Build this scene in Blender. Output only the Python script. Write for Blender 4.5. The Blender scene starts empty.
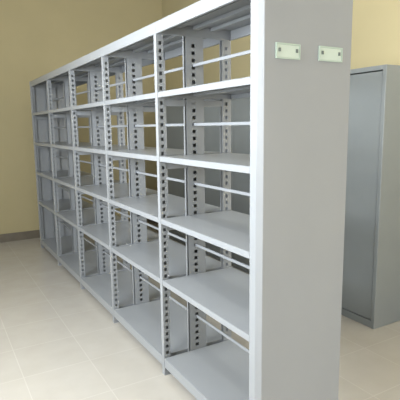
import bpy, bmesh, math
from mathutils import Vector

S = bpy.context.scene
COL = S.collection

# ------------------------------------------------------------------ camera
cam_data = bpy.data.cameras.new('camera')
cam = bpy.data.objects.new('camera', cam_data)
COL.objects.link(cam)
cam.location = (-1.25092, -1.69399, 1.67234)
cam.rotation_euler = tuple(math.radians(a) for a in (81.0255, 0.71712, -30.30517))
cam_data.sensor_width = 36.0
cam_data.lens = 36.0 * 460.99 / 400.0
cam_data.clip_start = 0.05
S.camera = cam

# ------------------------------------------------------------------ world, daylight, exposure
world = bpy.data.worlds.new('world')
S.world = world
world.use_nodes = True
wb = world.node_tree.nodes['Background']
wb.inputs['Color'].default_value = (0.80, 0.90, 1.0, 1)
wb.inputs['Strength'].default_value = 1.3

S.view_settings.view_transform = 'Standard'
S.view_settings.look = 'None'
S.view_settings.gamma = 1.0
S.view_settings.use_curve_mapping = False
S.view_settings.exposure = 0.0

FILL_TUBE_STRENGTH = 160.0  # glow of the added fill lights on the ceiling
ROOM = dict(x0=-2.5, x1=2.33, y0=-4.2, y1=5.65, z1=3.86)


def area_light(name, loc, direction, sx, sy, power, color):
    d = bpy.data.lights.new(name, 'AREA')
    d.shape = 'RECTANGLE'
    d.size, d.size_y = sx, sy
    d.energy = power
    d.color = color
    o = bpy.data.objects.new(name, d)
    COL.objects.link(o)
    o.location = loc
    o.rotation_euler = Vector(direction).to_track_quat('-Z', 'Z').to_euler()
    return o


# daylight entering through the two windows in the left wall and the doorway behind the photographer
area_light('daylight_window_near', (-2.46, 0.50, 2.20), (1, 0, 0), 1.5, 2.7, 242, (0.91, 0.96, 1.0))
area_light('daylight_window_far', (-2.46, 3.9, 1.85), (1, 0, 0), 1.2, 1.3, 1.5, (0.93, 0.97, 1.0))
area_light('daylight_doorway', (0.9, -4.16, 1.30), (0, 1, 0), 2.6, 2.4, 100, (1.0, 0.98, 0.95))

# ------------------------------------------------------------------ materials
def principled(name):
    m = bpy.data.materials.new(name)
    m.use_nodes = True
    nt = m.node_tree
    return m, nt, nt.nodes['Principled BSDF']


def paint(name, col, rough, var=0.04, scale=6.0, bump=0.0, bump_scale=300.0, spec=0.5):
    m, nt, b = principled(name)
    tc = nt.nodes.new('ShaderNodeTexCoord')
    n = nt.nodes.new('ShaderNodeTexNoise')
    n.inputs['Scale'].default_value = scale
    n.inputs['Detail'].default_value = 3
    nt.links.new(tc.outputs['Object'], n.inputs['Vector'])
    r = nt.nodes.new('ShaderNodeValToRGB')
    lo = [max(0, c * (1 - var)) for c in col]
    hi = [min(1, c * (1 + var)) for c in col]
    r.color_ramp.elements[0].position = 0.3
    r.color_ramp.elements[1].position = 0.7
    r.color_ramp.elements[0].color = (*lo, 1)
    r.color_ramp.elements[1].color = (*hi, 1)
    nt.links.new(n.outputs['Fac'], r.inputs['Fac'])
    nt.links.new(r.outputs['Color'], b.inputs['Base Color'])
    b.inputs['Roughness'].default_value = rough
    b.inputs['Specular IOR Level'].default_value = spec
    if bump:
        n2 = nt.nodes.new('ShaderNodeTexNoise')
        n2.inputs['Scale'].default_value = bump_scale
        nt.links.new(tc.outputs['Object'], n2.inputs['Vector'])
        bp = nt.nodes.new('ShaderNodeBump')
        bp.inputs['Strength'].default_value = bump
        bp.inputs['Distance'].default_value = 0.002
        nt.links.new(n2.outputs['Fac'], bp.inputs['Height'])
        nt.links.new(bp.outputs['Normal'], b.inputs['Normal'])
    return m


M_STEEL = paint('grey_powder_coat', (0.285, 0.30, 0.318), 0.30, 0.02, 3.0, 0.05, 400)
M_STEEL_DARK = paint('grey_cabinet_paint', (0.225, 0.245, 0.25), 0.42, 0.03, 3.0, 0.05, 400)
M_WALL = paint('cream_wall_paint', (0.455, 0.395, 0.235), 0.75, 0.025, 2.0, 0.15, 120, 0.25)
M_CEIL = paint('white_ceiling_paint', (0.62, 0.60, 0.55), 0.85, 0.02, 2.0)
M_SKIRT = paint('brown_skirting_tile', (0.16, 0.14, 0.11), 0.35, 0.08, 8.0)
M_PLATE = paint('pale_plastic', (0.43, 0.52, 0.46), 0.25, 0.02, 30.0)
M_PAPER = paint('paper_insert', (0.50, 0.58, 0.52), 0.5, 0.02, 30.0)
M_CLIP = paint('grey_rivet', (0.14, 0.17, 0.165), 0.35, 0.05, 60.0)
M_FRAME = paint('white_window_frame', (0.8, 0.8, 0.78), 0.4, 0.02, 5.0)


def tile_floor():
    m, nt, b = principled('polished_cream_floor_tile')
    tc = nt.nodes.new('ShaderNodeTexCoord')
    mp = nt.nodes.new('ShaderNodeMapping')
    mp.inputs['Location'].default_value = (0.375 + 0.46 * 10, -2.36 + 0.46 * 20, 0)
    nt.links.new(tc.outputs['Object'], mp.inputs['Vector'])
    br = nt.nodes.new('ShaderNodeTexBrick')
    br.offset = 0.0
    br.squash = 1.0
    br.inputs['Scale'].default_value = 1.0
    br.inputs['Brick Width'].default_value = 0.46
    br.inputs['Row Height'].default_value = 0.46
    br.inputs['Mortar Size'].default_value = 0.0035
    br.inputs['Mortar Smooth'].default_value = 0.2
    br.inputs['Bias'].default_value = 0.0
    br.inputs['Color1'].default_value = (0.485, 0.46, 0.415, 1)
    br.inputs['Color2'].default_value = (0.50, 0.475, 0.43, 1)
    br.inputs['Mortar'].default_value = (0.55, 0.53, 0.485, 1)
    nt.links.new(mp.outputs['Vector'], br.inputs['Vector'])
    n = nt.nodes.new('ShaderNodeTexNoise')
    n.inputs['Scale'].default_value = 5.0
    n.inputs['Detail'].default_value = 6.0
    nt.links.new(tc.outputs['Object'], n.inputs['Vector'])
    r = nt.nodes.new('ShaderNodeValToRGB')
    r.color_ramp.elements[0].position = 0.3
    r.color_ramp.elements[1].position = 0.7
    r.color_ramp.elements[0].color = (0.94, 0.93, 0.92, 1)
    r.color_ramp.elements[1].color = (1, 1, 1, 1)
    nt.links.new(n.outputs['Fac'], r.inputs['Fac'])
    mx = nt.nodes.new('ShaderNodeMix')
    mx.data_type = 'RGBA'
    mx.blend_type = 'MULTIPLY'
    mx.inputs[0].default_value = 1.0
    nt.links.new(br.outputs['Color'], mx.inputs[6])
    nt.links.new(r.outputs['Color'], mx.inputs[7])
    nt.links.new(mx.outputs[2], b.inputs['Base Color'])
    b.inputs['Roughness'].default_value = 0.2
    b.inputs['Specular IOR Level'].default_value = 0.5
    return m


M_FLOOR = tile_floor()

# ------------------------------------------------------------------ mesh helpers
def box(bm, x0, x1, y0, y1, z0, z1):
    v = [bm.verts.new(c) for c in ((x0, y0, z0), (x1, y0, z0), (x1, y1, z0), (x0, y1, z0),
                                   (x0, y0, z1), (x1, y0, z1), (x1, y1, z1), (x0, y1, z1))]
    return [bm.faces.new([v[i] for i in f]) for f in
            ((0, 3, 2, 1), (4, 5, 6, 7), (0, 1, 5, 4), (1, 2, 6, 5), (2, 3, 7, 6), (3, 0, 4, 7))]


def prism(bm, prof, z0, z1):
    """prof: counter-clockwise (x, y) outline, extruded upward"""
    a = [bm.verts.new((x, y, z0)) for x, y in prof]
    b = [bm.verts.new((x, y, z1)) for x, y in prof]
    n = len(prof)
    bm.faces.new(list(reversed(a)))
    bm.faces.new(b)
    for i in range(n):
        j = (i + 1) % n
        bm.faces.new((a[i], a[j], b[j], b[i]))


def tube_y(bm, x, z, y0, y1, r, seg=10):
    rings = []
    for y in (y0, y1):
        rings.append([bm.verts.new((x + r * math.cos(2 * math.pi * i / seg), y, z + r * math.sin(2 * math.pi * i / seg)))
                      for i in range(seg)])
    for i in range(seg):
        j = (i + 1) % seg
        f = bm.faces.new((rings[0][i], rings[1][i], rings[1][j], rings[0][j]))
        f.smooth = True
    bm.faces.new(rings[0])
    bm.faces.new(list(reversed(rings[1])))


def finish(name, bm, mat):
    bmesh.ops.recalc_face_normals(bm, faces=bm.faces[:])
    me = bpy.data.meshes.new(name)
    bm.to_mesh(me)
    bm.free()
    me.materials.append(mat)
    return me


def link(name, me, parent=None, loc=(0, 0, 0)):
    o = bpy.data.objects.new(name, me)
    COL.objects.link(o)
    o.location = loc
    if parent is not None:
        o.parent = parent
    return o


def bevel(o, w=0.002, seg=2):
    md = o.modifiers.new('bevel', 'BEVEL')
    md.width = w
    md.segments = seg
    md.limit_method = 'ANGLE'
    md.angle_limit = math.radians(40)
    return o


def structure(name, bm, mat):
    o = link(name, finish(name, bm, mat))
    o['kind'] = 'structure'
    return o


def thing(name, label, cat, loc):
    o = bpy.data.objects.new(name, None)
    COL.objects.link(o)
    o.location = loc
    o.empty_display_size = 0.2
    o['label'] = label
    o['category'] = cat
    return o


# ------------------------------------------------------------------ room shell
X0, X1, Y0, Y1, Z1 = ROOM['x0'], ROOM['x1'], ROOM['y0'], ROOM['y1'], ROOM['z1']
T = 0.12
bm = bmesh.new(); box(bm, X0 - T, X1 + T, Y0 - T, Y1 + T, -0.1, 0.0); structure('floor', bm, M_FLOOR)
bm = bmesh.new(); box(bm, X0 - T, X1 + T, Y0 - T, Y1 + T, Z1, Z1 + 0.1); structure('ceiling', bm, M_CEIL)
bm = bmesh.new(); box(bm, X0 - T, X1 + T, Y1, Y1 + T, 0, Z1); structure('wall_far', bm, M_WALL)
bm = bmesh.new(); box(bm, X1, X1 + T, Y0, Y1, 0, Z1); structure('wall_right', bm, M_WALL)


def wall_with_holes(bm, axis, c0, c1, a0, a1, holes):
    """upright wall along axis ('x' or 'y'); holes = sorted (s0, s1, z0, z1)"""
    def bx(s0, s1, z0, z1):
        if s1 - s0 < 1e-4 or z1 - z0 < 1e-4:
            return
        if axis == 'y':
            box(bm, c0, c1, s0, s1, z0, z1)
        else:
            box(bm, s0, s1, c0, c1, z0, z1)
    s = a0
    for h in holes:
        bx(s, h[0], 0, Z1)
        bx(h[0], h[1], 0, h[2])
        bx(h[0], h[1], h[3], Z1)
        s = h[1]
    bx(s, a1, 0, Z1)


bm = bmesh.new()
wall_with_holes(bm, 'y', X0 - T, X0, Y0, Y1, [(-0.3, 1.3, 0.8, 3.6), (3.25, 4.55, 1.15, 2.55)])
structure('wall_left', bm, M_WALL)
bm = bmesh.new()
wall_with_holes(bm, 'x', Y0 - T, Y0, X0 - T, X1 + T, [(-0.45, 2.25, 0.05, 2.55)])
structure('wall_near', bm, M_WALL)
# frames of the openings the daylight comes through
for i, (a, b_, z0, z1) in enumerate([(-0.3, 1.3, 0.8, 3.6), (3.25, 4.55, 1.15, 2.55)], 1):
    bm = bmesh.new()
    xa, xb = X0 - 0.11, X0 - 0.05
    for y in (a, b_ - 0.05, (a + b_) / 2 - 0.025):
        box(bm, xa, xb, y, y + 0.05, z0, z1)
    for z in (z0, z1 - 0.05):
        box(bm, xa, xb, a, b_, z, z + 0.05)
    structure('window_%d' % i, bm, M_FRAME)

bm = bmesh.new(); box(bm, X0, X1, Y1 - 0.012, Y1, 0, 0.125); structure('baseboard_far', bm, M_SKIRT)
bm = bmesh.new(); box(bm, X1 - 0.012, X1, Y0, Y1 - 0.012, 0, 0.125); structure('baseboard_right', bm, M_SKIRT)

# ------------------------------------------------------------------ shelving run (five bays, double sided)
D = 0.55
TOP, TOPB = 2.3071, 2.2385
LEVELS = (1.891, 1.494, 1.0915, 0.677, 0.1256)
BARS = (2.064, 1.690, 1.300, 0.880, 0.370)
PW = 0.035                    # width of a post along the run
OX, OY = 0.28, 2.5
rack = thing('shelving_rack',
             'long light grey double-sided steel shelving rack with five open empty bays',
             'shelving', (OX, OY, 0))


def holed_sheet(bm, x0, x1, y0, y1, z0, z1, hx, hw=0.020, hh=0.022, pitch=0.045, start=0.16):
    box(bm, x0, hx - hw / 2, y0, y1, z0, z1)
    box(bm, hx + hw / 2, x1, y0, y1, z0, z1)
    z = z0
    c = start
    while c + hh < z1 - 0.01:
        box(bm, hx - hw / 2, hx + hw / 2, y0, y1, z, c - hh / 2)
        z = c + hh / 2
        c += pitch
    box(bm, hx - hw / 2, hx + hw / 2, y0, y1, z, z1)


def post_mesh(name, x0, x1, hx, outer):
    """channel post; local y from -PW to 0"""
    bm = bmesh.new()
    t = 0.003
    z1 = TOPB + 0.002
    if outer == 'front':
        box(bm, x0, x0 + t, -PW, 0, 0.004, z1)
        a, b = x0 + t, x1
    elif outer == 'rear':
        box(bm, x1 - t, x1, -PW, 0, 0.004, z1)
        a, b = x0, x1 - t
    else:                                     # middle: a flange on both sides, narrow joint beside the front one
        box(bm, x0, x0 + t, -PW, -PW + 0.016, 0.004, z1)
        box(bm, x0 + t, x0 + 0.016, -PW + 0.013, -PW + 0.016, 0.004, z1)
        box(bm, x1 - t, x1, -PW, 0, 0.004, z1)
        a, b = x0 + t + 0.011, x1 - t
        box(bm, a, a + t, -PW + t, -t, 0.004, z1)
    hw = 0.026 if outer == 'middle' else 0.020
    holed_sheet(bm, a, b, -PW, -PW + t, 0.004, z1, hx, hw)
    holed_sheet(bm, a, b, -t, 0, 0.004, z1, hx, hw)
    box(bm, a, b, -t - 0.002, -t, 0.004, z1)                    # backing web keeps the channel closed
    if outer == 'front':
        box(bm, b - 0.002, b, -PW + t, -t - 0.002, 0.004, z1)
    return finish(name, bm, M_STEEL)


P_FRONT = post_mesh('front_post', 0.0, 0.048, 0.026, 'front')
P_MID = post_mesh('middle_post', 0.190, 0.335, 0.260, 'middle')
P_REAR = post_mesh('rear_post', 0.482, D, 0.512, 'rear')


def foot_mesh(x0, x1):
    bm = bmesh.new()
    box(bm, x0 - 0.001, x1 + 0.002, -PW - 0.004, 0.004, 0.0, 0.005)
    return finish('foot_plate', bm, M_STEEL)


bm = bmesh.new()                                     # cross brace between the posts that the shelves hook on to
box(bm, 0.040, 0.495, -0.031, -0.006, -0.048, -0.045)
box(bm, 0.040, 0.495, -0.031, -0.028, -0.085, -0.0485)
BRACE = finish('cross_brace', bm, M_STEEL)
F_FRONT, F_MID, F_REAR = foot_mesh(0.0, 0.048), foot_mesh(0.19, 0.335), foot_mesh(0.482, D)
for k in range(6):
    for nm, me, ft in (('front_post', P_FRONT, F_FRONT), ('middle_post', P_MID, F_MID), ('rear_post', P_REAR, F_REAR)):
        p = link(nm, me, rack, (-OX, k - OY, 0))
        link('foot_plate', ft, p)
    for z in LEVELS:
        link('cross_brace', BRACE, rack, (-OX, k - OY, z))


def shelf_mesh(name, x0, x1, lip, y0=0.002, y1=1 - PW - 0.004, ribs=True):
    """tray with lips turned down, top face at local z = 0"""
    bm = bmesh.new()
    t = 0.003
    box(bm, x0, x1, y0, y1, -t, 0)
    box(bm, x0, x0 + t, y0, y1, -lip, -t)
    box(bm, x1 - t, x1, y0, y1, -lip, -t)
    box(bm, x0 + t, x1 - t, y0, y0 + t, -lip, -t)
    box(bm, x0 + t, x1 - t, y1 - t, y1, -lip, -t)
    box(bm, x0 + t, x0 + 0.016, y0 + t, y1 - t, -lip, -lip + t)      # folded return of the lip
    box(bm, x1 - 0.016, x1 - t, y0 + t, y1 - t, -lip, -lip + t)
    if ribs:
        xm = (x0 + x1) / 2
        box(bm, xm - 0.02, xm + 0.02, y0 + t, y1 - t, -0.020, -t)     # stiffening channel under the tray
    return finish(name, bm, M_STEEL)


SH = shelf_mesh('shelf', 0.0, D, 0.034)
SB = shelf_mesh('bottom_shelf', 0.0, D, 0.066)


def top_mesh():
    bm = bmesh.new()
    t = 0.003
    h = TOP - TOPB
    y0, y1 = -PW + 0.0005, 1 - PW - 0.0005
    box(bm, 0, D, y0, y1, -t, 0)
    box(bm, 0, t, y0, y1, -h, -t)
    box(bm, D - t, D, y0, y1, -h, -t)
    box(bm, t, D - t, y0, y0 + t, -h, -t)
    box(bm, t, D - t, y1 - t, y1, -h, -t)
    box(bm, t, 0.018, y0 + t, y1 - t, -h, -h + t)
    box(bm, D - 0.018, D - t, y0 + t, y1 - t, -h, -h + t)
    for xm in (0.15, 0.28, 0.41):
        box(bm, xm - 0.022, xm + 0.022, y0 + t, y1 - t, -0.024, -t)
    return finish('top_panel', bm, M_STEEL)


TP = top_mesh()
bm = bmesh.new()
box(bm, 0.256, 0.264, -0.004, 1 - PW + 0.004, -0.009, 0.009)
BAR = finish('back_stop_bar', bm, M_STEEL)

for k in range(5):
    bevel(link('top_panel', TP, rack, (-OX, k - OY + (0 if k else 0), TOP)), 0.002)
    for i, z in enumerate(LEVELS):
        low = i == len(LEVELS) - 1
        bevel(link('bottom_shelf' if low else 'shelf', SB if low else SH, rack, (-OX, k - OY, z)), 0.0015)
    for z in BARS:
        bevel(link('back_stop_bar', BAR, rack, (-OX, k - OY, z)), 0.0015)


def end_panel_mesh(sign):
    """folded sheet closing an end; local y runs outward from the end post"""
    bm = bmesh.new()
    o = 0.037                      # stands this far out of the post
    prof = [(-0.001, 0.0), (-0.001, 0.011), (0.001, 0.014), (0.019, o - 0.001), (0.022, o),
            (D - 0.004, o), (D, o - 0.004), (D, 0.0)]
    if sign < 0:
        prof = [(x, -y) for x, y in prof]
    else:
        prof = list(reversed(prof))
    prism(bm, prof, 0.004, TOP + 0.004)
    return finish('end_panel', bm, M_STEEL)


near_panel = link('end_panel', end_panel_mesh(-1), rack, (-OX, -PW - OY, 0))
far_panel = link('end_panel', end_panel_mesh(1), rack, (-OX, 5 - OY, 0))

# label holders screwed to the near end panel
def label_holder(xc, zc, w, h):
    y = -PW - 0.037
    bm = bmesh.new()
    box(bm, -w / 2, w / 2, -0.004, 0.0, -h / 2, h / 2)
    for a in (-1, 1):                                  # raised rim above and below
        box(bm, -w / 2, w / 2, -0.008, -0.004, a * (h / 2 - 0.003) - 0.003, a * (h / 2 - 0.003) + 0.003)
        box(bm, a * (w / 2 - 0.0025) - 0.0025, a * (w / 2 - 0.0025) + 0.0025, -0.008, -0.004, -h / 2 + 0.006, h / 2 - 0.006)
    o = link('label_holder', finish('label_holder', bm, M_PLATE), rack, (xc - OX, y - OY, zc))
    bm = bmesh.new()
    box(bm, -w / 2 + 0.006, w / 2 - 0.006, -0.0052, -0.004, -h / 2 + 0.007, h / 2 - 0.007)
    c = link('card_insert', finish('card_insert', bm, M_PAPER), o)
    c['label'] = 'blank pale card in the label holder'
    for a in (-1, 1):
        bm = bmesh.new()
        box(bm, -0.006, 0.006, -0.0085, -0.005, -0.008, 0.008)
        box(bm, -0.004, 0.004, -0.0100, -0.0085, -0.003, 0.003)
        r = link('clip', finish('clip', bm, M_CLIP), o, (a * w * 0.36, 0, 0.004))
        r['label'] = 'small dark metal clip'


label_holder(0.148, 1.997, 0.137, 0.066)
label_holder(0.407, 2.001, 0.149, 0.066)

# ------------------------------------------------------------------ closed grey cabinet row behind
CX0, CX1, CY0, CY1, CH = 1.79, 2.25, 0.70, 4.80, 2.125
cab = thing('steel_cabinet', 'tall closed grey steel cabinet standing behind the open shelving rack, near the right wall',
            'cabinet', ((CX0 + CX1) / 2, (CY0 + CY1) / 2, 0))
cox, coy = (CX0 + CX1) / 2, (CY0 + CY1) / 2


def cpart(name, bx_list, bv=0.002):
    bm = bmesh.new()
    for b in bx_list:
        box(bm, b[0] - cox, b[1] - cox, b[2] - coy, b[3] - coy, b[4], b[5])
    o = link(name, finish(name, bm, M_STEEL_DARK), cab)
    bevel(o, bv)
    return o


cpart('side_panel', [(CX0, CX1, CY0, CY0 + 0.035, 0.0, CH)], 0.004)
cpart('side_panel', [(CX0, CX1, CY1 - 0.035, CY1, 0.0, CH)], 0.004)
cpart('top_panel', [(CX0, CX1, CY0 + 0.035, CY1 - 0.035, CH - 0.036, CH)], 0.003)
cpart('plinth', [(CX0 + 0.004, CX1, CY0 + 0.035, CY1 - 0.035, 0.0, 0.062)], 0.003)
n = 4
y0, y1 = CY0 + 0.035 + 0.005, CY1 - 0.035 - 0.005
w = (y1 - y0) / n
for i in range(n):
    cpart('back_panel', [(CX0 + 0.008, CX0 + 0.028, y0 + i * w + 0.002, y0 + (i + 1) * w - 0.002, 0.068, CH - 0.044)], 0.003)
    cpart('rear_panel', [(CX1 - 0.02, CX1, y0 + i * w + 0.002, y0 + (i + 1) * w - 0.002, 0.062, CH - 0.036)], 0.002)

# ------------------------------------------------------------------ tube-shaped fill lights added out of view to brighten right wall and floor
def emitter(name, col, strength):
    m, nt, b = principled(name)
    b.inputs['Emission Color'].default_value = (*col, 1)
    b.inputs['Emission Strength'].default_value = strength
    b.inputs['Base Color'].default_value = (0.9, 0.9, 0.9, 1)
    return m


M_FILL_TUBE = emitter('added_fill_tube_glow', (1.0, 0.98, 0.90), FILL_TUBE_STRENGTH)


def fill_tube_light(loc, label):
    t = thing('added_fill_light', label, 'light', loc)  # invented fixture, put in only for its extra light
    bm = bmesh.new(); box(bm, -0.035, 0.035, -0.63, 0.63, -0.05, 0.0)
    bevel(link('batten', finish('batten', bm, M_FRAME), t), 0.006)
    for a in (-1, 1):
        bm = bmesh.new(); box(bm, -0.02, 0.02, a * 0.61 - 0.012, a * 0.61 + 0.012, -0.105, -0.05)
        bevel(link('lamp_holder', finish('lamp_holder', bm, M_FRAME), t), 0.003)
    bm = bmesh.new(); tube_y(bm, 0, -0.088, -0.598, 0.598, 0.016, 12)
    link('tube', finish('tube', bm, M_FILL_TUBE), t)


fill_tube_light((1.95, 0.0, Z1), 'added tube-shaped fill light, out of view, on the ceiling between the shelving rack and the right wall')
fill_tube_light((-1.25, 0.10, Z1), 'added tube-shaped fill light, out of view, on the ceiling above the aisle on the window side')
